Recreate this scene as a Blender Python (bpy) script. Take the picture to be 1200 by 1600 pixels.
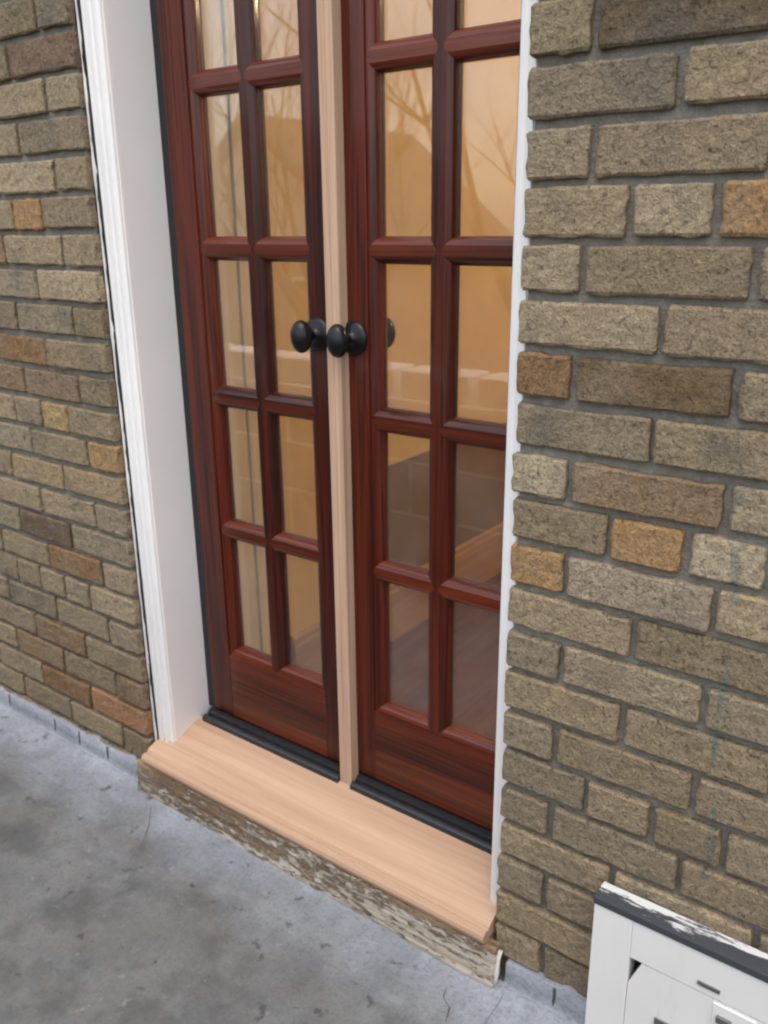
import bpy, bmesh, math, random
from mathutils import Vector, Matrix, noise
random.seed(11)
S = bpy.context.scene
COL = S.collection
for o in list(bpy.data.objects): bpy.data.objects.remove(o)

# ------------------------------------------------------------------ camera
ZD = 1.41                                   # roof deck is world z = 0
cam_d = bpy.data.cameras.new('camera'); cam = bpy.data.objects.new('camera', cam_d); COL.objects.link(cam)
S.camera = cam
RX = Vector((0.80375, 0.59488, -0.01039)); DN = Vector((0.18011, -0.25992, -0.94868)); FW = Vector((-0.56705, 0.76063, -0.31606))
m = Matrix((RX, -DN, -FW)).transposed().to_4x4(); m.translation = Vector((0.549, -1.028, -0.186 + ZD))
cam.matrix_world = m
cam_d.sensor_fit = 'VERTICAL'; cam_d.sensor_height = 24.0; cam_d.lens = 1348.4 / 1600 * 24.0
cam_d.clip_start = 0.02; cam_d.clip_end = 2000
cam_d.dof.use_dof = True; cam_d.dof.focus_distance = 1.28; cam_d.dof.aperture_fstop = 4.0
S.render.resolution_x = 768; S.render.resolution_y = 1024

# ------------------------------------------------------------------ sky, sun, exposure
SUN_EL, SUN_AZ = 66, 148                    # overcast afternoon light from behind and above the viewer
world = bpy.data.worlds.new('World'); S.world = world; world.use_nodes = True
wn = world.node_tree; wn.nodes.clear()
sky = wn.nodes.new('ShaderNodeTexSky'); sky.sky_type = 'NISHITA'; sky.sun_disc = False
sky.sun_elevation = math.radians(SUN_EL); sky.sun_rotation = math.radians(SUN_AZ)
sky.air_density = 1.0; sky.dust_density = 4.0; sky.ozone_density = 1.0
bg = wn.nodes.new('ShaderNodeBackground'); bg.inputs[1].default_value = 0.13
wo = wn.nodes.new('ShaderNodeOutputWorld')
wn.links.new(sky.outputs[0], bg.inputs[0]); wn.links.new(bg.outputs[0], wo.inputs[0])
sd = bpy.data.lights.new('sun', 'SUN'); sd.energy = 1.4; sd.angle = math.radians(165); sd.color = (1.0, 0.95, 0.87)
sun = bpy.data.objects.new('sun', sd); COL.objects.link(sun)
az = math.radians(SUN_AZ)
sdir = Vector((math.sin(az) * math.cos(math.radians(SUN_EL)), math.cos(az) * math.cos(math.radians(SUN_EL)), math.sin(math.radians(SUN_EL))))
sun.rotation_euler = sdir.to_track_quat('Z', 'Y').to_euler(); sun.location = (0, -3, 6)
S.view_settings.view_transform = 'Standard'; S.view_settings.look = 'None'
S.view_settings.exposure = 0.82; S.view_settings.gamma = 1; S.view_settings.use_curve_mapping = False
S.render.engine = 'CYCLES'
S.cycles.filter_width = 2.2
S.cycles.max_bounces = 10; S.cycles.transparent_max_bounces = 16

# ------------------------------------------------------------------ materials
MATS = {}
class NT:
    def __init__(s, name):
        s.m = bpy.data.materials.new(name); s.m.use_nodes = True; s.t = s.m.node_tree; s.n = s.t.nodes; s.n.clear()
        s.out = s.n.new('ShaderNodeOutputMaterial'); s.b = s.n.new('ShaderNodeBsdfPrincipled')
        s.t.links.new(s.b.outputs[0], s.out.inputs[0]); MATS[name] = s.m
    def L(s, a, b): s.t.links.new(a, b)
    def pos(s, scale=(1, 1, 1), obj=False, loc=(0, 0, 0)):
        mp = s.n.new('ShaderNodeMapping'); mp.inputs['Scale'].default_value = scale; mp.inputs['Location'].default_value = loc
        if obj: s.L(s.n.new('ShaderNodeTexCoord').outputs['Object'], mp.inputs[0])
        else: s.L(s.n.new('ShaderNodeNewGeometry').outputs['Position'], mp.inputs[0])
        return mp.outputs[0]
    def noise(s, vec, scale, detail=4, rough=.55, dist=0):
        n = s.n.new('ShaderNodeTexNoise'); n.inputs['Scale'].default_value = scale; n.inputs['Detail'].default_value = detail
        n.inputs['Roughness'].default_value = rough; n.inputs['Distortion'].default_value = dist; s.L(vec, n.inputs['Vector']); return n.outputs['Fac']
    def ramp(s, fac, *stops):
        r = s.n.new('ShaderNodeValToRGB'); e = r.color_ramp.elements
        while len(e) < len(stops): e.new(.5)
        for el, (p, c) in zip(e, stops):
            el.position = p; el.color = (c, c, c, 1) if isinstance(c, (int, float)) else (*c, 1)
        s.L(fac, r.inputs[0]); return r.outputs[0]
    def mix(s, fac, a, b, mode='MIX'):
        x = s.n.new('ShaderNodeMix'); x.data_type = 'RGBA'; x.blend_type = mode
        for v, i in ((fac, 0), (a, 6), (b, 7)):
            if hasattr(v, 'is_linked'): s.L(v, x.inputs[i])
            elif isinstance(v, tuple): x.inputs[i].default_value = (*v, 1)
            else: x.inputs[i].default_value = v
        return x.outputs[2]
    def math(s, op, a, b=0.0, clamp=False):
        x = s.n.new('ShaderNodeMath'); x.operation = op; x.use_clamp = clamp
        for i, v in enumerate((a, b)):
            if hasattr(v, 'is_linked'): s.L(v, x.inputs[i])
            else: x.inputs[i].default_value = v
        return x.outputs[0]
    def bump(s, h, strength=.5, dist=.003):
        b = s.n.new('ShaderNodeBump'); b.inputs['Strength'].default_value = strength; b.inputs['Distance'].default_value = dist
        s.L(h, b.inputs['Height']); s.L(b.outputs[0], s.b.inputs['Normal'])
    def col(s, c):
        if isinstance(c, tuple): s.b.inputs['Base Color'].default_value = (*c, 1)
        else: s.L(c, s.b.inputs['Base Color'])
    def rough(s, r):
        if hasattr(r, 'is_linked'): s.L(r, s.b.inputs['Roughness'])
        else: s.b.inputs['Roughness'].default_value = r
    def set(s, k, v): s.b.inputs[k].default_value = v

def mat_brick():
    t = NT('brick'); oi = t.n.new('ShaderNodeObjectInfo')
    p = t.pos((1, 1, 1))
    big = t.noise(p, 14, 4, .6); mid = t.noise(p, 85, 5, .7); fine = t.noise(p, 420, 3, .7)
    c = t.mix(1.0, oi.outputs['Color'], t.ramp(mid, (.34, .64), (.62, 1.0)), 'MULTIPLY')
    c = t.mix(t.ramp(big, (.44, 0.0), (.70, .6)), c, (.40, .315, .22))
    c = t.mix(t.ramp(t.noise(p, 9, 3, .5), (.55, 0.0), (.74, .5)), c, (.135, .138, .118))        # grey-green weathering
    c = t.mix(t.ramp(fine, (.36, .45), (.52, 0.0)), c, (.060, .052, .040))
    c = t.mix(t.ramp(t.noise(t.pos((1, 1, 1), loc=(3, 1, 7)), 160, 3, .6), (.66, 0.0), (.78, .5)), c, (.46, .41, .32))
    vo = t.n.new('ShaderNodeTexVoronoi'); vo.inputs['Scale'].default_value = 330; t.L(p, vo.inputs['Vector'])
    bw = t.n.new('ShaderNodeRGBToBW'); t.L(vo.outputs['Color'], bw.inputs[0])
    c = t.mix(.45, c, t.ramp(bw.outputs[0], (.2, .62), (.8, 1.0)), 'MULTIPLY')
    pit = t.ramp(t.noise(t.pos((1, 1, 1), loc=(5, 9, 2)), 120, 4, .7), (.34, 1.0), (.40, 0.0))
    c = t.mix(t.math('MULTIPLY', pit, .35), c, (.07, .06, .05))
    # old teal paint that ran down the wall in one line of drips
    sep = t.n.new('ShaderNodeSeparateXYZ'); t.L(t.pos(), sep.inputs[0])
    wob = t.math('MULTIPLY', t.math('SUBTRACT', t.noise(t.pos((6, 0, 14)), 1, 3, .6), .5), .022)
    dx = t.math('ABSOLUTE', t.math('SUBTRACT', t.math('ADD', sep.outputs[0], wob), t.math('ADD', .333, t.math('MULTIPLY', sep.outputs[2], -.025))))
    line = t.math('LESS_THAN', dx, .0075)
    patch = t.ramp(t.noise(t.pos((22, 0, 13)), 1, 4, .7), (.48, 0.0), (.60, .65))
    drip = t.math('MULTIPLY', t.math('MULTIPLY', line, patch), t.ramp(mid, (.40, .2), (.52, 1.0)))
    below = t.math('LESS_THAN', sep.outputs[2], .98)
    c = t.mix(t.math('MULTIPLY', drip, below), c, (.05, .17, .17))
    t.col(c); t.rough(.93); t.set('Specular IOR Level', .25)
    h = t.math('SUBTRACT', t.math('ADD', t.math('ADD', t.math('MULTIPLY', mid, 1.0), t.math('MULTIPLY', bw.outputs[0], .35)), t.math('MULTIPLY', fine, .35)), t.math('MULTIPLY', pit, .5))
    t.bump(h, 1.0, .011)
def mat_mortar():
    t = NT('mortar'); p = t.pos()
    n = t.noise(p, 60, 5, .65); b = t.noise(p, 7, 3)
    c = t.mix(t.ramp(n, (.3, 0.0), (.75, 1.0)), (.135, .132, .115), (.265, .255, .220)); c = t.mix(t.ramp(b, (.4, 0.0), (.7, .6)), c, (.18, .158, .122))
    t.col(c); t.rough(.95); t.bump(t.math('ADD', n, t.noise(p, 260, 3)), .8, .004)
def wood(name, dark, lite, axis, rough, coat=0.0, ring=38, pore=.25):
    t = NT(name)
    sc = {'x': (1.2, ring, ring), 'z': (ring, ring, 1.2), 'y': (ring, 1.2, ring)}[axis]
    p = t.pos(sc, obj=False)
    n1 = t.noise(p, 1.0, 5, .62, .6)
    sc2 = tuple(v * (5 if v > 5 else 3) for v in sc)
    n2 = t.noise(t.pos(sc2), 1.0, 3, .6)
    big = t.noise(t.pos(tuple(v * .22 for v in sc)), 1.0, 3, .5, .4)
    f = t.math('ADD', t.math('MULTIPLY', n1, .6), t.math('MULTIPLY', big, .5))
    c = t.mix(t.ramp(f, (.38, 0.0), (.70, 1.0)), dark, lite)
    c = t.mix(t.ramp(n2, (.30, pore), (.52, 0.0)), c, tuple(v * .35 for v in dark))
    t.col(c); t.rough(t.ramp(n2, (.3, min(1, rough + .12)), (.7, rough)))
    t.bump(n2, .18, .0012)
    t.set('Specular IOR Level', .22)
    if coat: t.set('Coat Weight', coat); t.set('Coat Roughness', .10)
def mat_paint(name, c0, c1, rough=.45, bumpy=.12, dirt=None):
    t = NT(name); p = t.pos(); n = t.noise(p, 5, 4, .6); f = t.noise(p, 190, 3, .6)
    c = t.mix(t.ramp(n, (.35, 0.0), (.7, 1.0)), c0, c1)
    if dirt: c = t.mix(t.ramp(t.noise(t.pos((30, 30, 4)), 1, 5, .7), (.60, 0.0), (.80, .5)), c, dirt)
    t.col(c); t.rough(rough); t.bump(f, bumpy, .002)
def mat_deck(name, a, b, c_, coat=None):
    t = NT(name); p = t.pos()
    n1 = t.noise(p, 2.6, 5, .62, .1); n2 = t.noise(p, 17, 5, .7, .3); n3 = t.noise(p, 140, 4, .7); st = t.noise(t.pos((5, 16, 4)), 1, 5, .65, .1)
    c = t.mix(t.ramp(n1, (.36, 0.0), (.62, 1.0)), a, b)
    c = t.mix(t.ramp(st, (.42, 0.0), (.66, .8)), c, c_)
    c = t.mix(t.ramp(t.noise(t.pos((1, 1, 1), loc=(4, 4, 0)), 6.5, 5, .66, .15), (.46, 0.0), (.64, .65)), c, tuple(v * .55 for v in a))
    if coat:                                  # silver coating brushed along the foot of the wall, thinning out over the deck
        sep = t.n.new('ShaderNodeSeparateXYZ'); t.L(p, sep.inputs[0])
        e = t.math('ADD', t.math('ADD', sep.outputs[1], .19), t.math('MULTIPLY', t.math('SUBTRACT', t.noise(t.pos((3.2, 9, 3)), 1, 5, .62), .5), .30))
        k = t.ramp(t.math('MULTIPLY', e, 5.0), (.0, 0.0), (.95, .94))
        cc = t.mix(t.ramp(t.noise(t.pos((9, 9, 9)), 1, 5, .65), (.38, 0.0), (.66, 1.0)), tuple(v * .74 for v in coat), coat)
        c = t.mix(k, c, cc)
    c = t.mix(t.ramp(n2, (.52, 0.0), (.76, .35)), c, tuple(v * .7 for v in a))
    c = t.mix(t.ramp(t.noise(t.pos((1, 1, 1), loc=(2, 5, 0)), 24, 3, .6), (.63, 0.0), (.70, .8)), c, (.055, .056, .062))
    c = t.mix(t.ramp(t.noise(t.pos((1, 1, 1), loc=(7, 2, 0)), 36, 3, .7), (.62, 0.0), (.74, .45)), c, (.32, .34, .37))
    c = t.mix(t.ramp(n3, (.36, .35), (.52, 0.0)), c, tuple(v * .6 for v in a))
    t.col(c); t.rough(t.ramp(n2, (.3, .55), (.7, .8))); t.bump(t.math('ADD', t.math('MULTIPLY', n2, 1.2), t.math('MULTIPLY', n3, .45)), .7, .0045)
def mat_timber():
    t = NT('old_timber'); p = t.pos((4.5, 30, 30))
    g = t.noise(t.pos((3, 60, 90)), 1, 5, .7, .3)
    w = t.mix(t.ramp(g, (.3, 0.0), (.7, 1.0)), (.095, .060, .032), (.33, .225, .125))
    w = t.mix(t.ramp(t.noise(t.pos((6, 6, 20)), 1, 4, .6), (.5, 0.0), (.66, .75)), w, (.34, .25, .15))
    sep = t.n.new('ShaderNodeSeparateXYZ'); t.L(t.pos(), sep.inputs[0])
    flake = t.noise(t.pos((34, 60, 110)), 1, 7, .80, .3)
    band = t.noise(t.pos((2.2, 2, 16)), 1, 3, .5)
    lowz = t.math('MULTIPLY', t.math('SUBTRACT', .075, sep.outputs[2]), 1.6)                       # more old paint clings low down
    rightx = t.math('MULTIPLY', t.math('ADD', sep.outputs[0], .45), .10)
    f = t.math('ADD', t.math('ADD', t.math('MULTIPLY', flake, .75), t.math('MULTIPLY', band, .30)), t.math('ADD', lowz, rightx))
    msk = t.ramp(f, (.525, 0.0), (.585, 1.0))
    pc = t.mix(t.ramp(g, (.35, 0.0), (.75, 1.0)), (.36, .31, .23), (.74, .71, .64))
    t.col(t.mix(msk, w, pc)); t.rough(.85)
    t.bump(t.math('ADD', t.math('MULTIPLY', msk, 1.0), t.math('MULTIPLY', g, .9)), .9, .004)
def mat_plain(name, c, rough=.6, metal=0.0, spec=.5):
    t = NT(name); n = t.noise(t.pos(), 60, 4, .6)
    t.col(t.mix(t.ramp(n, (.3, 0.0), (.7, 1.0)), tuple(v * .8 for v in c), c)); t.rough(rough); t.set('Metallic', metal); t.set('Specular IOR Level', spec); t.bump(n, .1, .001)
def mat_glass():
    t = NT('glass'); t.n.remove(t.b)
    ge = t.n.new('ShaderNodeNewGeometry')
    ior = t.n.new('ShaderNodeMix'); ior.data_type = 'FLOAT'; ior.inputs[2].default_value = 1.52; ior.inputs[3].default_value = 1 / 1.52
    t.L(ge.outputs['Backfacing'], ior.inputs[0])
    fr = t.n.new('ShaderNodeFresnel'); t.L(ior.outputs[0], fr.inputs[0])
    tr = t.n.new('ShaderNodeBsdfTransparent'); tr.inputs[0].default_value = (.965, .975, .965, 1)
    gl = t.n.new('ShaderNodeBsdfGlossy'); gl.inputs['Roughness'].default_value = .012; gl.inputs[0].default_value = (1, 1, 1, 1)
    bu = t.n.new('ShaderNodeBump'); bu.inputs['Strength'].default_value = .05; bu.inputs['Distance'].default_value = .01
    t.L(t.noise(t.pos(), 3.5, 1, .4), bu.inputs['Height']); t.L(bu.outputs[0], gl.inputs['Normal'])
    mx = t.n.new('ShaderNodeMixShader'); t.L(fr.outputs[0], mx.inputs[0]); t.L(tr.outputs[0], mx.inputs[1]); t.L(gl.outputs[0], mx.inputs[2])
    df = t.n.new('ShaderNodeBsdfDiffuse'); df.inputs[0].default_value = (.75, .75, .74, 1)
    m2 = t.n.new('ShaderNodeMixShader'); t.L(t.ramp(t.noise(t.pos(), 7, 5, .65), (.30, .006), (.70, .024)), m2.inputs[0])
    t.L(mx.outputs[0], m2.inputs[1]); t.L(df.outputs[0], m2.inputs[2]); t.L(m2.outputs[0], t.out.inputs[0])
def mat_emit(name, c, s):
    t = NT(name); t.col(c); t.b.inputs['Emission Color'].default_value = (*c, 1); t.b.inputs['Emission Strength'].default_value = s

mat_brick(); mat_mortar(); mat_timber(); mat_glass()
DK, LT = (.009, .0016, .0010), (.108, .0165, .0060)
wood('mahogany_v', DK, LT, 'z', .36, .40, 42, .8); wood('mahogany_h', (.018, .0031, .0016), (.165, .028, .0085), 'x', .34, .50, 42, .7)
wood('raw_wood_v', (.40, .255, .165), (.64, .46, .335), 'z', .6, 0, 60, .30); wood('raw_wood_h', (.42, .275, .18), (.58, .405, .28), 'x', .55, .06, 30, .18)
wood('board_y', (.30, .16, .07), (.46, .27, .13), 'y', .45, .2, 26, .2); wood('floor_wood', (.085, .026, .016), (.18, .060, .036), 'y', .30, .4, 24, .3)
wood('bark', (.05, .04, .032), (.12, .10, .08), 'z', .9, 0, 6, .2)
mat_paint('white_paint', (.78, .79, .78), (.84, .85, .84), .42, .10)
mat_paint('jamb_paint', (.77, .76, .75), (.81, .80, .79), .50, .10)
mat_paint('cream_paint', (.66, .56, .40), (.72, .62, .46), .5, .1)
mat_paint('orange_wall_paint', (.66, .455, .185), (.71, .50, .21), .6, .2)
mat_paint('brown_wall_shade', (.17, .105, .060), (.23, .145, .085), .5, .2)  # dimness of the lower hall wall, put into the colour
mat_paint('plaster', (.66, .60, .50), (.72, .66, .56), .8, .2)
mat_paint('panel_white', (.80, .82, .80), (.86, .88, .86), .35, .06, (.60, .62, .60))
mat_paint('pink_stucco', (.40, .28, .235), (.46, .33, .28), .8, .3)
mat_paint('pale_cladding', (.62, .60, .56), (.70, .68, .64), .7, .2)
mat_paint('block_stone', (.20, .135, .095), (.28, .19, .14), .9, .6)
mat_paint('coping_stone', (.80, .74, .70), (.86, .80, .76), .85, .4)
mat_paint('caulk', (.60, .60, .57), (.78, .78, .75), .6, .4, (.10, .10, .10))
mat_deck('deck_coating', (.118, .126, .127), (.205, .221, .229), (.175, .168, .160), (.345, .390, .450))
mat_deck('far_ground', (.07, .075, .04), (.10, .10, .06), (.12, .10, .07))
mat_plain('black_rubber', (.012, .012, .013), .45); mat_plain('black_metal', (.020, .021, .023), .30, .6); mat_plain('threshold_black', (.040, .043, .048), .22, .3)
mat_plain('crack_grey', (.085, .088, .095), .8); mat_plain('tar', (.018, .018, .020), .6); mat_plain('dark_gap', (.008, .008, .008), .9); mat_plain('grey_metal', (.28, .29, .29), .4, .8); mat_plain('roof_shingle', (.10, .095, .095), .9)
mat_emit('lamp_glow', (1.0, .70, .38), 14.0)

def mat_worn_edge():
    t = NT('worn_black_edge'); f = t.noise(t.pos((14, 60, 60)), 1, 6, .74, .4)
    sep = t.n.new('ShaderNodeSeparateXYZ'); t.L(t.pos(), sep.inputs[0])
    back = t.math('MULTIPLY', t.math('ADD', sep.outputs[1], .034), 9.0)      # paint left along the rear arris
    m_ = t.ramp(t.math('ADD', f, back), (.56, 0.0), (.64, 1.0))
    t.col(t.mix(m_, (.050, .056, .066), (.66, .68, .68))); t.rough(.7); t.bump(f, .5, .003)
mat_worn_edge()

# ------------------------------------------------------------------ mesh helpers
def link(name, bm, mat, parent=None, smooth=False, loc=None):
    me = bpy.data.meshes.new(name); bmesh.ops.recalc_face_normals(bm, faces=bm.faces); bm.to_mesh(me); bm.free()
    if smooth:
        for p in me.polygons: p.use_smooth = True
    if mat: me.materials.append(MATS[mat])
    o = bpy.data.objects.new(name, me); COL.objects.link(o)
    if parent: o.parent = parent
    if loc is not None: o.location = loc
    return o
def empty(name, loc=(0, 0, 0)):
    o = bpy.data.objects.new(name, None); COL.objects.link(o); o.location = loc; o.empty_display_size = .1; return o
def tag(o, label, cat, group=None, kind=None):
    o['kind'] = kind or 'thing'
    if label: o['label'] = label
    if cat: o['category'] = cat
    if group: o['group'] = group
    return o
def box(bm, x0, x1, y0, y1, z0, z1, bev=0.0, segs=2):
    vs = [bm.verts.new((x, y, z)) for x in (x0, x1) for y in (y0, y1) for z in (z0, z1)]
    fs = [bm.faces.new([vs[i] for i in q]) for q in ((0, 1, 3, 2), (4, 6, 7, 5), (0, 4, 5, 1), (2, 3, 7, 6), (0, 2, 6, 4), (1, 5, 7, 3))]
    if bev > 0:
        es = list({e for f in fs for e in f.edges})
        bmesh.ops.bevel(bm, geom=es, offset=bev, segments=segs, affect='EDGES', profile=.6)
    return vs
def prism(bm, poly, axis, a, b):
    """extrude a closed 2-D polygon along an axis: 'z': poly in (x,y); 'x': poly in (y,z)"""
    def P(q, t): return (q[0], q[1], t) if axis == 'z' else (t, q[0], q[1])
    r0 = [bm.verts.new(P(q, a)) for q in poly]; r1 = [bm.verts.new(P(q, b)) for q in poly]
    n = len(poly)
    for i in range(n): bm.faces.new((r0[i], r0[(i + 1) % n], r1[(i + 1) % n], r1[i]))
    bm.faces.new(r0); bm.faces.new(list(reversed(r1)))
def lathe(bm, prof, sx=1.0, sz=1.0, seg=28, y0=0.0, cx=0.0, cz=0.0):
    """profile [(r, y)] turned about the y axis, squashed by sx / sz"""
    rings = []
    for r, y in prof:
        rings.append([bm.verts.new((cx + r * sx * math.cos(2 * math.pi * i / seg), y0 + y, cz + r * sz * math.sin(2 * math.pi * i / seg))) for i in range(seg)] if r > 1e-6 else [bm.verts.new((cx, y0 + y, cz))])
    for a, b in zip(rings, rings[1:]):
        if len(a) == 1 and len(b) == 1: continue
        for i in range(seg):
            j = (i + 1) % seg
            if len(a) == 1: bm.faces.new((a[0], b[i], b[j]))
            elif len(b) == 1: bm.faces.new((a[i], b[0], a[j]))
            else: bm.faces.new((a[i], b[i], b[j], a[j]))
def rail_tube(bm, pts, rad, seg=8):
    rings = []
    for i, p in enumerate(pts):
        p = Vector(p); d = (Vector(pts[min(i + 1, len(pts) - 1)]) - Vector(pts[max(i - 1, 0)])).normalized()
        u = d.orthogonal().normalized(); v = d.cross(u); r = rad[i] if isinstance(rad, (list, tuple)) else rad
        rings.append([bm.verts.new(p + (u * math.cos(6.2832 * k / seg) + v * math.sin(6.2832 * k / seg)) * r) for k in range(seg)])
    for a, b in zip(rings, rings[1:]):
        for k in range(seg): bm.faces.new((a[k], a[(k + 1) % seg], b[(k + 1) % seg], b[k]))
    bm.faces.new(rings[0]); bm.faces.new(list(reversed(rings[-1])))

SEAMS = (-1.60, -1.453, -1.249, -1.148, -1.037, .12, .43, .64)
# ------------------------------------------------------------------ roof deck (the ground here)
COURSE = .0677; OPEN_L, OPEN_R = -.882, 0.0
def deck():
    bm = bmesh.new()
    def ax(lo, hi, f0, f1, fine, coarse):
        v = [lo]; 
        while v[-1] < hi - 1e-6:
            v.append(min(hi, v[-1] + (fine if f0 < v[-1] < f1 else coarse)))
        return v
    xs = ax(-5, 5, -1.9, .6, .03, .25); ys = ax(-1.18, .012, -.9, .1, .03, .2)
    g = [[bm.verts.new((x, y, -.004 + .007 * noise.noise((x * 2.3, y * 2.3, 0)) + .003 * noise.noise((x * 9, y * 9, 3)))) for x in xs] for y in ys]
    for a, b in zip(g, g[1:]):
        for i in range(len(xs) - 1): bm.faces.new((a[i], a[i + 1], b[i + 1], b[i]))
    o = link('roof_deck', bm, 'deck_coating', smooth=True); tag(o, 'grey coated flat roof deck with worn blotches and faint seams', 'roof deck', kind='structure')
    return o
deck_o = deck()
def flashing(x0, x1, name):
    """coated felt turned up the foot of the wall: cant at the bottom, ragged top edge"""
    bm = bmesh.new(); n = int((x1 - x0) / .012)
    rows = []
    for i in range(n + 1):
        x = x0 + (x1 - x0) * i / n
        j = .007 * noise.noise((x * 9, 1, 2)) + .005 * noise.noise((x * 33, 4, 2)) + (.006 if (x * 7.3 % 1) < .12 else 0)
        k = .006 * noise.noise((x * 5, 7, 1))
        prof = [(-.13 + k * 2, -.014), (-.085 + k * 2, .0025), (-.050 + k, .0050), (-.030, .0085), (-.021, .0125), (-.0165, .0135), (-.0135, .0120), (-.0105, .0150), (-.0090, .030), (-.0080 + k * .2, .055 + j), (-.004, .0565 + j), (.010, .056 + j)]
        rows.append([bm.verts.new((x, y + .0015 * noise.noise((x * 14, z * 30, 5)), z + .0015 * noise.noise((x * 12, y * 30, 9)))) for y, z in prof])
    for a, b in zip(rows, rows[1:]):
        for q in range(len(a) - 1): bm.faces.new((a[q], a[q + 1], b[q + 1], b[q]))
    o = link(name, bm, 'deck_coating', smooth=True, parent=deck_o); return o
flashing(-4.9, OPEN_L - .02, 'flashing'); flashing(.032, 4.9, 'flashing')
def ground_strip():
    bm = bmesh.new(); n = 70; rows = []
    for i in range(n + 1):
        x = -.9 + .94 * i / n; k = .008 * noise.noise((x * 6, 2, 2))
        rows.append([bm.verts.new((x, y, z)) for y, z in ((-.16 + k * 2, -.014), (-.10 + k, .004), (-.05, .007), (-.026, .010), (-.010, .014))])
    for a, b in zip(rows, rows[1:]):
        for q in range(4): bm.faces.new((a[q], a[q + 1], b[q + 1], b[q]))
    link('flashing', bm, 'deck_coating', smooth=True, parent=deck_o)
ground_strip()
def cracks():
    for pts, r in (([(-.853, -.032), (-.82, -.062), (-.79, -.09), (-.765, -.12), (-.745, -.15)], .0011), ([(-.045, -.07), (-.04, -.088), (-.02, -.10), (-.012, -.125)], .0014),
                   ([(-.16, -.045), (-.10, -.05), (-.075, -.06)], .0014)):
        bm = bmesh.new()
        rr = []
        for i, (x, y) in enumerate(pts):
            w = r * (1 if 0 < i < len(pts) - 1 else .3); rr.append((bm.verts.new((x - w, y, .0142)), bm.verts.new((x + w, y, .0142))))
        for a, b in zip(rr, rr[1:]): bm.faces.new((a[0], a[1], b[1], b[0]))
        # drop each crack onto the coating below it: a strip of tar sunk to the surface
        for v in bm.verts:
            v.co.z = max(.0052, .0078 - max(0, (-v.co.y - .04)) * .06) if v.co.y > -.13 else .0045
        link('crack', bm, 'crack_grey', parent=deck_o)
cracks()
for x in SEAMS:                               # brick joints showing through the coating on the lowest course
    bm = bmesh.new(); rail_tube(bm, [(x, -.0075, .056), (x + .001, -.0080, .045), (x + .0005, -.0088, .030), (x, -.0098, .020)], [.0026, .0030, .0026, .0008], 6); link('joint', bm, 'crack_grey', parent=deck_o)

# ------------------------------------------------------------------ brick wall with the door opening
wall = empty('brick_wall', (0, 0, 0))
tag(wall, 'rough tan-grey brick wall with raked joints on both sides of the doorway', 'wall')
TAN = [(.150, .125, .088), (.165, .138, .098), (.140, .120, .090), (.172, .147, .108), (.135, .112, .078), (.158, .130, .096), (.128, .112, .086)]
DARKB = (.075, .056, .034); BROWN = (.115, .074, .040); ORANGE = (.185, .118, .058); PALE = (.20, .175, .135); BROWN2 = (.120, .088, .058); BLACKB = (.060, .048, .034)
def brick_mesh(name, w, h, d, seed):
    """brick centred on its face: x -w/2..w/2, y 0 (face) .. d, z -h/2..h/2; rough, worn front and arrises"""
    bm = bmesh.new(); nx = max(5, int(w / .022)); nz = 4; r = .0034
    us = [-w / 2, -w / 2 + r] + [-w / 2 + r + (w - 2 * r) * i / nx for i in range(1, nx)] + [w / 2 - r, w / 2]
    vs = [-h / 2, -h / 2 + r] + [-h / 2 + r + (h - 2 * r) * i / nz for i in range(1, nz)] + [h / 2 - r, h / 2]
    sx, sz = seed * 7.31, seed * 3.17
    def P(u, v):
        e = (abs(u) > w / 2 - r * .5) + (abs(v) > h / 2 - r * .5)
        n = noise.noise((u * 55 + sx, v * 55 + sz, seed)); n2 = noise.noise((u * 130 + sz, v * 130 + sx, seed + 4))
        y = .0018 * n + .0012 * n2 + (.0030 if e == 1 else .0070 if e == 2 else 0)
        uu = u - (math.copysign(.0012, u) if e == 2 else 0) + (.0030 * n2 if abs(u) > w / 2 - r * .5 else 0)
        vv = v + (.0028 * n2 + .0016 * n if abs(v) > h / 2 - r * .5 else 0)
        return (uu, y, vv)
    g = [[bm.verts.new(P(u, v)) for u in us] for v in vs]
    for a, b in zip(g, g[1:]):
        for i in range(len(us) - 1): bm.faces.new((a[i], a[i + 1], b[i + 1], b[i]))
    rim = g[0] + [row[-1] for row in g[1:]] + list(reversed(g[-1][:-1])) + [row[0] for row in reversed(g[1:-1])]
    back = [bm.verts.new((v.co.x, d, v.co.z)) for v in rim]; n = len(rim)
    for i in range(n): bm.faces.new((rim[i], rim[(i + 1) % n], back[(i + 1) % n], back[i]))
    bm.faces.new(back)
    return bm
bricks_far = bmesh.new(); NB = 0
HB = .0565
def lay(x0, x1, zc, colour, near, d):
    global NB
    w = abs(x1 - x0) - .0105 * random.uniform(.85, 1.1); cx = (x0 + x1) / 2 + random.uniform(-.001, .001)
    pos = Vector((cx, random.uniform(-.0015, .002), zc + random.uniform(-.0012, .0012)))
    if near:
        o = link('brick', brick_mesh('brick', w, HB * random.uniform(.97, 1.03), d, random.uniform(0, 90)), 'brick', wall, smooth=False, loc=pos)
        o.rotation_euler = (random.uniform(-.012, .012), random.uniform(-.006, .006), random.uniform(-.010, .010)); o.color = (*[v * q for v, q in zip(colour, (3.45, 3.30, 2.92))], 1); NB += 1
    else:
        box(bricks_far, pos.x - w / 2, pos.x + w / 2, pos.y, pos.y + d, pos.z - HB / 2, pos.z + HB / 2)
def pick(): 
    c = random.choice(TAN); f = random.uniform(.82, 1.16); r = random.random()
    if r < .03: c = BROWN2
    elif r < .035: c = BROWN
    return tuple(v * f for v in c)
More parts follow.
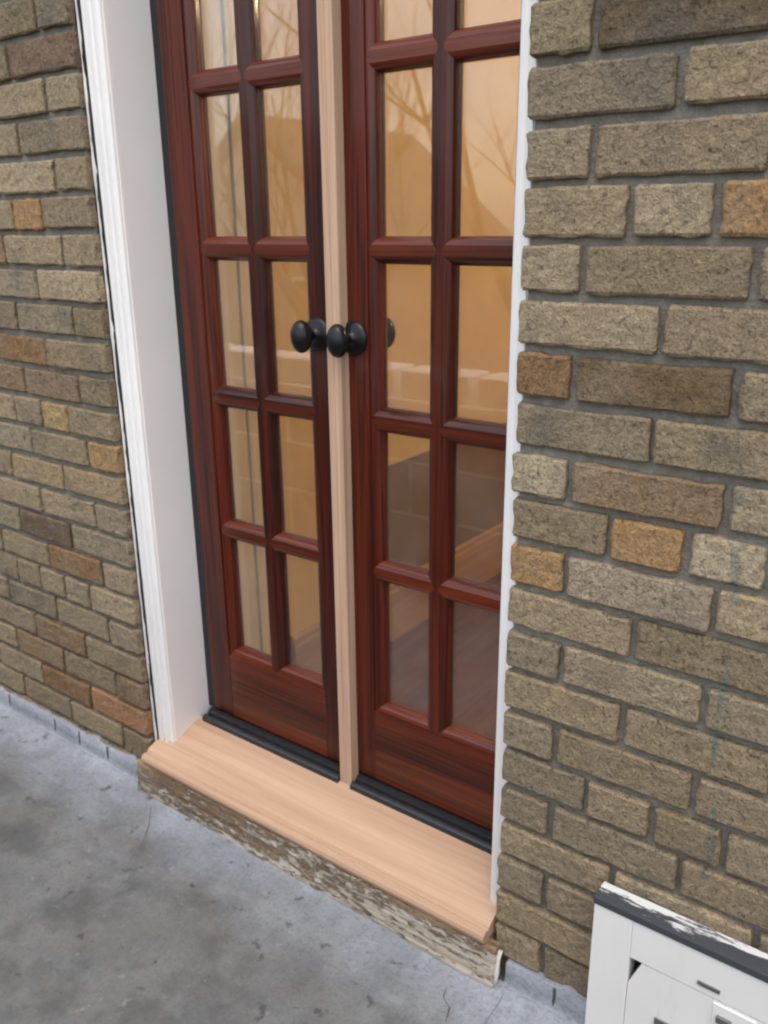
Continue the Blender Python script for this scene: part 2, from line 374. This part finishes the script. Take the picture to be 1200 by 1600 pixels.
SPEC_R = {(0, 1): BLACKB, (0, 0): (.12, .105, .07), (3, 2): ORANGE, (6, 0): BROWN, (6, 1): DARKB, (8, 1): BROWN2, (9, 1): ORANGE, (10, 0): (.18, .115, .058), (8, 0): PALE, (9, 2): PALE, (10, 1): (.165, .142, .115)}
SPEC_L = {(1, 0): (.085, .06, .045), (0, 1): (.10, .085, .055), (5, 1): (.19, .118, .06), (12, 0): (.185, .125, .065), (15, 1): (.07, .05, .038), (10, 1): (.11, .085, .062), (10, 2): BROWN2, (11, 1): (.19, .145, .08), (21, 0): (.19, .105, .06), (13, 0): (.16, .13, .085), (13, 1): (.165, .13, .085), (19, 1): BROWN2, (6, 1): TAN[1], (20, 0): BROWN2}
TOP = 2.95
for k in range(-22, 21):
    zb = ZD - COURSE * k                     # underside of the course
    zc = zb + HB / 2 + .001
    if zc > TOP: continue
    # right of the door: running bond, every sixth course headers
    x = OPEN_R; i = 0
    first = .145 if k % 6 == 3 else (.0885 if k % 2 == 0 else .190)
    step = .1 if k % 6 == 3 else .2
    over = zc > ZD + .80
    if over: x = OPEN_L + .012 + (.0 if k % 2 else .1)
    while x < 3.0:
        x1 = x + (first if i == 0 and not over else step) + random.uniform(-.004, .004)
        near = (x1 < .62 and k > -6) and not over
        lay(x, x1 - .0 if i or over else x1, zc, SPEC_R.get((k, i), pick()) if not over else pick(), near, .018 if (i == 0 and not over) else .09)
        x = x1; i += 1
for j in range(-20, 24):
    zb = ZD + .1478 - COURSE * j; zc = zb + HB / 2 + .003
    if zc > TOP or zc < -.05: continue
    x = OPEN_L; i = 0
    first = .160 if j % 6 == 5 else (.104 if j % 2 == 0 else .207)
    step = .1 if j % 6 == 5 else .2
    while x > -3.6:
        x1 = x - (first if i == 0 else step) + random.uniform(-.004, .004)
        near = x > -1.75 and j > -5
        lay(x1, x, zc, SPEC_L.get((j, i), pick()), near, .0885 if i else .0185)
        x = x1; i += 1
fo = link('brick', bricks_far, 'brick', wall); fo.color = (.39, .33, .23, 1); fo['kind'] = 'stuff'
def mortar_slab(x0, x1, z0, z1):
    bm = bmesh.new(); nx = max(2, int((x1 - x0) / .03)); nz = max(2, int((z1 - z0) / .02))
    g = [[bm.verts.new((x0 + (x1 - x0) * i / nx, .0125 + .0022 * noise.noise((i * .9, j * .8, x0)), z0 + (z1 - z0) * j / nz)) for i in range(nx + 1)] for j in range(nz + 1)]
    for a, b in zip(g, g[1:]):
        for i in range(nx): bm.faces.new((a[i], a[i + 1], b[i + 1], b[i]))
    rim = g[0] + [r[-1] for r in g[1:]] + list(reversed(g[-1][:-1])) + [r[0] for r in reversed(g[1:-1])]
    back = [bm.verts.new((v.co.x, .0188, v.co.z)) for v in rim]; n = len(rim)
    for i in range(n): bm.faces.new((rim[i], rim[(i + 1) % n], back[(i + 1) % n], back[i]))
    bm.faces.new(back); link('mortar', bm, 'mortar', wall)
mortar_slab(OPEN_R + .011, 2.95, -.05, ZD + .80); mortar_slab(-3.55, OPEN_L - .009, -.05, ZD + .80); mortar_slab(-3.55, 2.95, ZD + .80, TOP)
# the masonry core behind the face, rebated round the door frame
bm = bmesh.new()
box(bm, .045, 3.0, .0195, .30, -.05, TOP); box(bm, -3.6, -.895, .0195, .30, -.05, TOP); box(bm, -.895, .045, .0195, .30, ZD + .80, TOP)
link('masonry_core', bm, 'mortar', wall)

# ------------------------------------------------------------------ door frame: casings, jambs, head, threshold
JL, JR = -.832, -.020; DL = -.8052        # jamb faces; edge of the first leaf
HEAD = ZD + .735
def zs(y): return ZD - 1.250 + (y - .12) * .36          # sloping sill surface
frame = empty('door_surround', (-.41, .02, .09)); tag(frame, 'white painted door frame with stepped casing set between the brick piers', 'door frame')
def child(o, par):
    o.parent = par; o.matrix_parent_inverse = Matrix.Translation(par.location).inverted(); return o
def casing(flip):
    # stepped brick mould, from the outer edge to the jamb
    prof = [(0, .0205), (.015, .0205), (.0165, .0275), (.021, .0290), (.026, .0275), (.031, .0232), (.038, .0210), (.045, .0222), (.0465, .0290), (.050, .0300), (.055, .0270), (.060, .0262), (.0655, .0285), (.068, .0300), (.068, .0345), (0, .0345)]
    bm = bmesh.new()
    if flip: poly = [(JR - .002 + .065 - x * .96, y) for x, y in prof]
    else: poly = [(-.8735 + x * .575, y) for x, y in prof]
    prism(bm, poly, 'z', zs(.02) - .006, HEAD + .06)
    return child(link('casing', bm, 'white_paint'), frame)
casing(False); casing(True)
bm = bmesh.new(); box(bm, JL - .045, JL, .0348, .175, zs(.03) - .02, HEAD + .05, .0015); child(link('jamb', bm, 'jamb_paint'), frame)
bm = bmesh.new(); box(bm, JR, JR + .045, .0348, .175, zs(.03) - .02, HEAD + .05, .0015); child(link('jamb', bm, 'jamb_paint'), frame)
bm = bmesh.new(); box(bm, JL + .0005, JR - .0005, .0348, .175, HEAD, HEAD + .05); child(link('head_jamb', bm, 'jamb_paint'), frame)
bm = bmesh.new(); box(bm, JL + .0045, JR - .0045, .0205, .0295, HEAD - .004, HEAD + .062); child(link('head_casing', bm, 'white_paint'), frame)
def strip(x0, x1):
    bm = bmesh.new(); box(bm, x0, x1, .118 if x0 > -.5 else .1370, .1745, zs(.12) + .012, HEAD - .001); child(link('weatherstrip', bm, 'black_rubber'), frame)
strip(JL + .0005, DL - .0003); strip(JR - .0095, JR - .0005)
bm = bmesh.new()
z0 = zs(.12)
poly = [(.098, zs(.098) - .002), (.0975, z0 + .002), (.100, z0 + .007), (.105, z0 + .0115), (.111, z0 + .012), (.116, z0 + .009), (.118, z0 + .0065), (.122, z0 + .0065), (.124, z0 + .0105), (.175, z0 + .0105), (.175, z0 - .03), (.110, z0 - .03)]
pl = [q for q in poly if q[0] > .1175]
prism(bm, [(.1190, z0 - .03)] + [(.1190, z0 + .0065)] + [q for q in poly[7:11]], 'x', -.8185, JR - .0006); child(link('threshold', bm, 'threshold_black'), frame)
for xa, xb in ((-.8155, -.4168), (-.3848, JR - .0006)):          # rubber bulb, cut where the upright strip comes down
    bm = bmesh.new(); prism(bm, [(.1005, zs(.1005) - .002), (.1000, z0 - .002), (.1010, z0 + .0025), (.1040, z0 + .0062), (.1080, z0 + .0075), (.1120, z0 + .0068), (.1145, z0 + .0042), (.1158, z0 + .0015), (.1186, z0 + .0015), (.1186, z0 - .006), (.107, zs(.107) - .003)], 'x', xa, xb); child(link('threshold_bulb', bm, 'threshold_black'), frame)
def caulk(side):
    """torn sealant between brick ends and casing"""
    bm = bmesh.new(); pts = []; rad = []
    x = -.8805 if side < 0 else .006
    z = .10
    while z < HEAD:
        a = noise.noise((z * 17, side, 0)); b = noise.noise((z * 60, side, 3))
        pts.append((x + .0022 * a, .0175 + .002 * b, z)); rad.append(max(.0007, .0026 + .0030 * a + .0016 * b)); z += .011
    rail_tube(bm, pts, rad, 6); child(link('caulk', bm, 'caulk' if side < 0 else 'white_paint', smooth=True), frame)
caulk(-1); caulk(1)
bm = bmesh.new(); pts = []; rad = []; z = .12
while z < HEAD:
    a = noise.noise((z * 9, 8, 0)); pts.append((-.8765 + .0022 * noise.noise((z * 40, 3, 1)), .0188, z)); rad.append(max(.0004, .0014 + .0040 * a)); z += .009
rail_tube(bm, pts, rad, 6); child(link('caulk', bm, 'tar', smooth=True), frame)

# ------------------------------------------------------------------ sill
sill = empty('door_sill', (-.43, .0, 0)); tag(sill, 'new pale wood door sill on weathered timber with flaking white paint', 'sill')
bm = bmesh.new()
yn = -.026; zt = zs(yn)
poly = [(.1095, zs(.1095)), (.02, zs(.02)), (.000, zs(.0)), (-.008, zs(-.008) - .0012), (-.013, zs(-.013) - .0060), (-.017, zs(-.017) - .0022), (-.023, zt + .0005), (-.0275, zt - .004), (-.0295, zt - .010), (-.028, zt - .017), (-.024, zt - .0215), (-.012, zt - .0225), (.1095, zs(.1095) - .038)]
prism(bm, poly, 'x', -.8790, -.0012)
for v in bm.verts:
    v.co.z += .0008 * noise.noise((v.co.x * 6, v.co.y * 20, 1))
child(link('sill_board', bm, 'raw_wood_h'), sill)
if 0: bm = bmesh.new(); prism(bm, [(-.0295, zt - .010), (-.0275, zt - .004), (-.023, zt + .0003), (-.017, zt - .0008), (-.0015, zt - .001), (-.0015, zt - .0225), (-.024, zt - .0215), (-.028, zt - .017)], 'x', -.0024, .0135); child(link('sill_horn', bm, 'raw_wood_h'), sill)
def timber():
    bm = bmesh.new(); n = 160; rows = []
    zt2 = zt - .021
    for i in range(n + 1):
        x = -.899 + .919 * i / n
        a = .004 * noise.noise((x * 5, 0, 0)); b = .002 * noise.noise((x * 30, 2, 0))
        fr = [(-.006, zt2), (-.0245 + b, zt2 - .001)]
        for q in range(1, 9):
            t = q / 9
            fr.append((-.026 - .006 * t + a * t + .0035 * noise.noise((x * 13, t * 9, 5)) + .0022 * noise.noise((x * 55, t * 22, 8)), zt2 - .001 - (zt2 - .004) * t))
        fr.append((-.030 + a, .001)); fr.append((-.006, .001))
        rows.append([bm.verts.new((x, y, z)) for y, z in fr])
    m_ = len(rows[0])
    for a, b in zip(rows, rows[1:]):
        for q in range(m_ - 1): bm.faces.new((a[q], a[q + 1], b[q + 1], b[q]))
    bm.faces.new(rows[0]); bm.faces.new(list(reversed(rows[-1])))
    return bm
o = child(link('old_timber', timber(), 'old_timber', smooth=True), sill); o['label'] = 'weathered brown timber with flaking white paint'
# body of the old timber under the sill board, between the piers
bm = bmesh.new(); box(bm, -.8735, -.0015, -.0055, .29, .0005, zt - .024); child(link('timber_core', bm, 'old_timber'), sill)
bm = bmesh.new(); rail_tube(bm, [(.021, -.024, .012), (.0222, -.022, .035), (.021, -.016, .06), (.019, -.008, .074)], [.003, .0045, .004, .0065], 7); child(link('caulk_bead', bm, 'caulk', smooth=True), sill)

# ------------------------------------------------------------------ two french doors
D = .130; GB = ZD - 1.062; PITCH = .2795; MW = .043; BEAD = .018; ROWS = 6
DBOT, DTOP = ZD - 1.2315, ZD + .728
def MC(r): return ZD - 1.0685 + .281 * r       # height of a cross bar
def door(xa, xb, cols, label, knob_x, knob_z):
    d = empty('french_door', ((xa + xb) / 2, D, DBOT)); tag(d, label, 'door', 'pair of french doors')
    add = lambda n, bm, mt, sm=False: child(link(n, bm, mt, smooth=sm), d)
    (g0, g1), (g2, g3) = cols
    sl, sr = g0 - BEAD, g3 + BEAD
    T = .044
    bm = bmesh.new(); box(bm, xa, sl, D, D + T, DBOT, DTOP, .0015); add('stile', bm, 'mahogany_v')
    bm = bmesh.new(); box(bm, sr, xb, D, D + T, DBOT, DTOP, .0015); add('stile', bm, 'mahogany_v')
    zb = GB - BEAD; gt = MC(ROWS) - MW / 2; ztp = gt + BEAD
    bm = bmesh.new(); box(bm, sl + .0002, sr - .0002, D + .0006, D + T - .0006, DBOT + .0002, zb); add('rail', bm, 'mahogany_h')
    bm = bmesh.new(); box(bm, sl + .0002, sr - .0002, D + .0006, D + T - .0006, ztp, DTOP - .0002); add('rail', bm, 'mahogany_h')
    bm = bmesh.new(); box(bm, g1 + BEAD, g2 - BEAD, D + .0035, D + T - .004, zb + .0003, ztp - .0003); add('muntin', bm, 'mahogany_v')
    for r in range(1, ROWS):
        zc = MC(r)
        for a, b in ((g0, g1), (g2, g3)):
            bm = bmesh.new(); box(bm, a - BEAD + .0003, b + BEAD - .0003, D + .0032, D + T - .0043, zc - (MW / 2 - BEAD), zc + (MW / 2 - BEAD)); add('muntin', bm, 'mahogany_h')
    for r in range(ROWS):
        z0 = GB if r == 0 else MC(r) + MW / 2; z1 = MC(r + 1) - MW / 2
        for a, b in ((g0, g1), (g2, g3)):
            for side in (0, 1):                       # ovolo glazing bead mitred round each pane, outside and inside
                bm = bmesh.new(); rings = []
                prof = [(1.0, .0215), (1.0, .0035)] + [(1 - math.sin(q * math.pi / 10) * .93, .0028 + .0145 * (1 - math.cos(q * math.pi / 10))) for q in range(1, 6)] + [(0.0, .0182), (0.0, .0215)]
                for t, dy in prof:
                    o_ = BEAD * t; y = D + dy if side == 0 else D + T - dy
                    rings.append([bm.verts.new(q) for q in ((a - o_, y, z0 - o_), (b + o_, y, z0 - o_), (b + o_, y, z1 + o_), (a - o_, y, z1 + o_))])
                for q, s_ in zip(rings, rings[1:]):
                    for i in range(4): bm.faces.new((q[i], q[(i + 1) % 4], s_[(i + 1) % 4], s_[i]))
                ob = add('glazing_bead', bm, 'mahogany_v')
                if side == 0 or 1:
                    ob.data.materials.append(MATS['mahogany_h'])
                    for p in ob.data.polygons:
                        if abs(p.normal.x) < abs(p.normal.z): p.material_index = 1
            bm = bmesh.new(); box(bm, a - .004, b + .004, D + .0215, D + .0240, z0 - .004, z1 + .004); box(bm, a - .001, b + .001, D + .0262, D + .0287, z0 - .001, z1 + .001); add('pane', bm, 'glass')
    for sgn, y0 in ((-1, D), (1, D + T)):
        bm = bmesh.new()
        lathe(bm, [(.0, sgn * .0165), (.008, sgn * .0165), (.0095, sgn * .013), (.014, sgn * .0095), (.022, sgn * .0075), (.0275, sgn * .0045), (.029, sgn * .0015), (.029, -sgn * .001), (0, -sgn * .001)], y0=y0, cx=knob_x, cz=knob_z, seg=36)
        ro = add('rosette', bm, 'black_metal', True)
        bm = bmesh.new()
        prof = [(.0078, .012), (.0078, .024), (.0095, .028)] 
        prof = [(r, sgn * y) for r, y in prof]
        lathe(bm, prof + [(0, sgn * .0281)], y0=y0, cx=knob_x, cz=knob_z, seg=24)
        # egg: an ellipsoid, taller than wide
        q = [(math.sin(math.pi * i / 16), sgn * (.044 - math.cos(math.pi * i / 16) * .0175)) for i in range(17)]
        lathe(bm, q, sx=.0195, sz=.0280, y0=y0, cx=knob_x, cz=knob_z, seg=36)
        add('knob', bm, 'black_metal', True)
    return d
door(DL, -.3945, ((-.725, -.627), (-.584, -.486)), 'dark red mahogany glazed door leaf next to the wide white jamb', -.4535, ZD - .366)
door(-.3915, JR - .0098, ((-.325, -.229), (-.183, -.086)), 'dark red mahogany glazed door leaf next to the brick wall with teal paint drips', -.3735, ZD - .368)

# pale strip covering the meeting of the doors
bm = bmesh.new()
poly = [(-.4160, .1295), (-.4160, .109), (-.4145, .107), (-.4015, .1065), (-.4005, .1078), (-.3995, .1065), (-.3872, .107), (-.3857, .109), (-.3857, .1295)]
prism(bm, poly, 'z', zs(.106) - .003, HEAD - .0005)
o = link('mullion_strip', bm, 'raw_wood_v'); tag(o, 'pale unfinished wood strip standing upright between the two dark doors', 'wood strip')

# ------------------------------------------------------------------ white hatch panel standing against the wall
pan = empty('hatch_panel', (.40, -.03, 0)); tag(pan, 'white painted hatch panel with worn black top edge standing against the brick wall', 'panel')
PX0, PX1, PY0, PY1, PH = .188, .64, -.046, -.014, ZD - 1.118
OX0, OX1, OZ0, OZ1 = .246, .582, .07, ZD - 1.184
pa = lambda n, bm, mt: child(link(n, bm, mt), pan)
def pbox(n, a, b, c, d_, e, f, mt, bev=.002): 
    bm = bmesh.new(); box(bm, a, b, c, d_, e, f, bev, 2); return pa(n, bm, mt)
pbox('frame_stile', PX0, OX0, PY0, PY1, .010, PH, 'panel_white'); pbox('frame_stile', OX1, PX1, PY0, PY1, .010, PH, 'panel_white')
pbox('frame_rail', OX0 + .0002, OX1 - .0002, PY0 + .0004, PY1, OZ1, PH - .0002, 'panel_white', .001); pbox('frame_rail', OX0 + .0002, OX1 - .0002, PY0 + .0004, PY1, .010, OZ0, 'panel_white', .001)
pbox('edge_strip', PX0 - .001, PX1 + .001, PY0 - .002, PY1 + .004, PH + .0002, PH + .0120, 'worn_black_edge', .0015)
pbox('recess_shade', OX0 + .0004, OX1 - .0004, PY1 - .006, PY1 - .001, OZ0 + .0004, OZ1 - .0004, 'dark_gap', 0)  # black sheet painting in the shade inside the recess
bm = bmesh.new()                           # flap corner cut away so the blackened recess shows as a wedge of shade
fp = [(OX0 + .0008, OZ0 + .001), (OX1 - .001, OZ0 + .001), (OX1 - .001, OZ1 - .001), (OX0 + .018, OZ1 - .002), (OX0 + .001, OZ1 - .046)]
f0 = [bm.verts.new((x, PY0 + .0013, z)) for x, z in fp]; f1 = [bm.verts.new((x, PY0 + .010, z)) for x, z in fp]
bm.faces.new(f0); bm.faces.new(list(reversed(f1)))
for i in range(5): bm.faces.new((f0[i], f0[(i + 1) % 5], f1[(i + 1) % 5], f1[i]))
pa('flap', bm, 'panel_white')
pbox('hinge', .341, .371, PY0 - .0022, PY0 + .001, ZD - 1.1715, ZD - 1.1655, 'grey_metal', .0008)
pbox('latch', .371, .391, PY0 - .006, PY0 + .0015, ZD - 1.216, ZD - 1.206, 'grey_metal', .001)
pbox('latch_plate', .365, .420, PY0 - .0012, PY0 + .0012, ZD - 1.226, ZD - 1.190, 'panel_white', .0005)
pbox('finger_pull', .290, .312, PY0 - .0015, PY0 + .0012, ZD - 1.278, ZD - 1.266, 'grey_metal', .0008)
pbox('foot', PX0 + .01, PX0 + .04, PY0 + .002, PY1 - .002, .0005, .0102, 'black_rubber', .001); pbox('foot', PX1 - .04, PX1 - .01, PY0 + .002, PY1 - .002, .0005, .0102, 'black_rubber', .001)

# ------------------------------------------------------------------ the hall behind the glass
FI = .05                                     # hall floor
def struct(n, bm, mt): 
    o = link(n, bm, mt); o['kind'] = 'structure'; return o
XW = -.832
def slab(n, a, b, c, d_, e, f, mt): bm = bmesh.new(); box(bm, a, b, c, d_, e, f); return struct(n, bm, mt)
fl = slab('interior_floor', XW - .02, 2.6, .30, 4.6, FI - .06, FI - .012, 'dark_gap')
for i in range(26):
    x0 = XW + i * .1325; 
    if x0 > 2.45: break
    y0 = .30
    while y0 < 4.55:
        y1 = min(4.56, y0 + random.uniform(.9, 1.6)); bm = bmesh.new(); box(bm, x0 + .0006, x0 + .1315, y0 + .0005, y1 - .0005, FI - .0115, FI + random.uniform(-.0005, .0005), .001, 1); link('plank', bm, 'floor_wood', parent=fl); y0 = y1
lw = slab('interior_wall', XW - .06, XW, .3005, 4.6, FI - .05, 2.60, 'orange_wall_paint')
slab('interior_wall', XW, 2.6, 4.6, 4.66, FI - .05, 2.60, 'orange_wall_paint'); slab('interior_wall', 2.6, 2.66, .3005, 4.66, FI - .05, 2.60, 'orange_wall_paint')
slab('interior_ceiling', XW - .06, 2.66, .3005, 4.66, 2.60, 2.66, 'plaster')
bm = bmesh.new(); prism(bm, [(0, 0), (.016, 0), (.016, .150), (.012, .158), (.012, .172), (.006, .180), (0, .180)], 'z', 0, 1)
for v in bm.verts: v.co = Vector((XW + v.co.x + .0005, .42 + v.co.z * 4.1, FI + .001 + v.co.y))
o = link('baseboard', bm, 'board_y'); tag(o, 'natural wood baseboard along the hall wall seen through the door glass', 'baseboard')
bm = bmesh.new(); box(bm, XW + .0005, XW + .008, .60, 4.5, FI + .183, FI + .535); link('lower_wall_shade', bm, 'brown_wall_shade', parent=lw)  # added brown board, stands in for weaker light low on the hall wall
ic = empty('door_lining', (-.42, .2, FI)); tag(ic, 'cream painted door lining inside the hall seen through the left glass panes', 'door lining')
for x0, x1 in ((-.8310, -.818), (.012, .026)):
    bm = bmesh.new(); box(bm, x0, x1, .1755, .30, FI, HEAD + .03); child(link('lining_board', bm, 'cream_paint'), ic)
bm = bmesh.new(); box(bm, -.8315, -.812, .3006, .325, FI, HEAD + .10, .003); child(link('lining_casing', bm, 'cream_paint'), ic)
bm = bmesh.new(); box(bm, -.8315, -.818, .3255, .405, FI, HEAD + .10, .004); child(link('lining_casing', bm, 'cream_paint'), ic)
bm = bmesh.new(); box(bm, -.8145, .0118, .1755, .30, HEAD + .005, HEAD + .03); child(link('lining_head', bm, 'cream_paint'), ic)
bm = bmesh.new(); box(bm, -.87, .04, .1755, .2999, zt, ZD - 1.255); child(link('lining_sill', bm, 'raw_wood_h'), ic)

lamp = empty('ceiling_lamp', (1.1, 2.0, 2.3)); tag(lamp, 'warm glowing round ceiling lamp inside the hall', 'lamp')
bm = bmesh.new(); bmesh.ops.create_uvsphere(bm, u_segments=20, v_segments=12, radius=.11); bmesh.ops.translate(bm, verts=bm.verts, vec=(1.1, 2.0, 2.22)); child(link('lamp_shade', bm, 'lamp_glow', smooth=True), lamp)
bm = bmesh.new(); rail_tube(bm, [(1.1, 2.0, 2.32), (1.1, 2.0, 2.60)], .012, 10); child(link('lamp_stem', bm, 'grey_metal', smooth=True), lamp)
ld = bpy.data.lights.new('lamp_bulb', 'POINT'); ld.energy = 540; ld.color = (1.0, .71, .42); ld.shadow_soft_size = .115
lo = bpy.data.objects.new('lamp_bulb', ld); COL.objects.link(lo); lo.location = (1.1, 2.0, 2.22); child(lo, lamp); lo.location = (1.1, 2.0, 2.22)

# ------------------------------------------------------------------ what the glass reflects: parapet, trees, house, ground below
par = empty('parapet_wall', (0, -1.25, 0)); tag(par, 'low block parapet with spaced coping stones, reflected in the door glass', 'parapet')
pr = lambda n, bm, mt: child(link(n, bm, mt), par)
PF = -1.165                                  # parapet face
for r in range(3):
    x = -5 + (.2 if r % 2 else 0)
    while x < 5:
        bm = bmesh.new(); box(bm, x + .007, x + .393, PF - .17, PF, .002 + r * .199, .002 + r * .199 + .187, .006, 1); pr('block', bm, 'block_stone'); x += .4
bm = bmesh.new(); box(bm, -5, 5, PF - .16, PF - .010, -.3, .592); pr('mortar', bm, 'coping_stone')
bm = bmesh.new(); box(bm, -5, 5.05, PF - .20, PF + .022, .6, .634, .006, 1); pr('ledge', bm, 'coping_stone')
x = -5.06
while x < 5: bm = bmesh.new(); box(bm, x + .017, x + .300, PF - .15, PF - .004, .6345, .735, .006, 1); pr('coping_stone', bm, 'coping_stone'); x += .317
bm = bmesh.new(); vs = [bm.verts.new(q) for q in ((-400, -400, -3.6), (400, -400, -3.6), (400, 400, -3.6), (-400, 400, -3.6))]; bm.faces.new(vs); struct('ground', bm, 'far_ground')
def tree(x, y, h, seed, label):
    rnd = random.Random(seed); t = empty('bare_tree', (x, y, -3.6)); tag(t, label, 'tree')
    bt, bb = bmesh.new(), bmesh.new()
    def grow(bm, p, d, ln, r, lv):
        pts, rad = [p], [r]
        for i in range(4):
            d = (d + Vector((rnd.uniform(-.18, .18), rnd.uniform(-.18, .18), rnd.uniform(-.04, .14)))).normalized(); p = p + d * ln / 4; pts.append(p); rad.append(r * (1 - .14 * (i + 1)))
        rail_tube(bm, pts, rad, 6 if lv < 2 else 4)
        if lv < 6:
            for _ in range(3 if lv < 3 else 2 + (rnd.random() < .35)):
                k = rnd.choice((2, 3, 4)); nd = (d + Vector((rnd.uniform(-1, 1), rnd.uniform(-1, 1), rnd.uniform(-.15, .7))) * .8).normalized()
                grow(bb, pts[k], nd, ln * rnd.uniform(.62, .8), rad[k] * .66, lv + 1)
    grow(bt, Vector((x, y, -3.65)), Vector((0, 0, 1)), h * .36, h * .018, 0)
    child(link('trunk', bt, 'bark', smooth=True), t); child(link('branches', bb, 'bark', smooth=True), t)
for x, y, h, s, l in ((-6.5, -8.5, 11, 1, 'bare tree with a stout leaning trunk reflected in the door glass'), (-8.6, -9.5, 10, 2, 'bare tree standing by the gabled house reflected in the glass'), (-5.0, -10.5, 12, 3, 'tall bare tree behind the parapet reflected in the upper panes'), (-10.8, -13, 11, 5, 'bare tree farther off behind the gabled house in the reflection')):
    tree(x, y, h, s, l)
hs = empty('gabled_house', (-14.5, -15, -3.6)); tag(hs, 'pink stucco gabled house with pale gable reflected in the glass', 'house')
hx = lambda n, bm, mt: child(link(n, bm, mt), hs)
bm = bmesh.new(); box(bm, -18, -11, -20, -14, -3.6, .6); hx('wall', bm, 'pink_stucco')
bm = bmesh.new(); prism(bm, [(-18, .6), (-11, .6), (-14.5, 3.4)], 'z', 0, 1)
for v in bm.verts: v.co = Vector((v.co.x, -20 + v.co.z * 5.99, v.co.y + .001))
hx('gable', bm, 'pale_cladding')
for s in (-1, 1):
    bm = bmesh.new(); prism(bm, [(-14.5, 3.45), (-14.5, 3.62), (-14.5 + s * 3.9, .55), (-14.5 + s * 3.9, .38)], 'z', 0, 1)
    for v in bm.verts: v.co = Vector((v.co.x, -20.3 + v.co.z * 6.6, v.co.y))
    hx('roof', bm, 'roof_shingle')
for wx in (-16.6, -13.4):
    bm = bmesh.new(); box(bm, wx, wx + 1.0, -14.01, -13.96, -1.4, .1); w_ = hx('window', bm, 'white_paint')
    bm = bmesh.new(); box(bm, wx + .08, wx + .92, -13.97, -13.94, -1.32, .02); o = link('window_pane', bm, 'dark_gap'); o.parent = w_; 
print('bricks', NB)
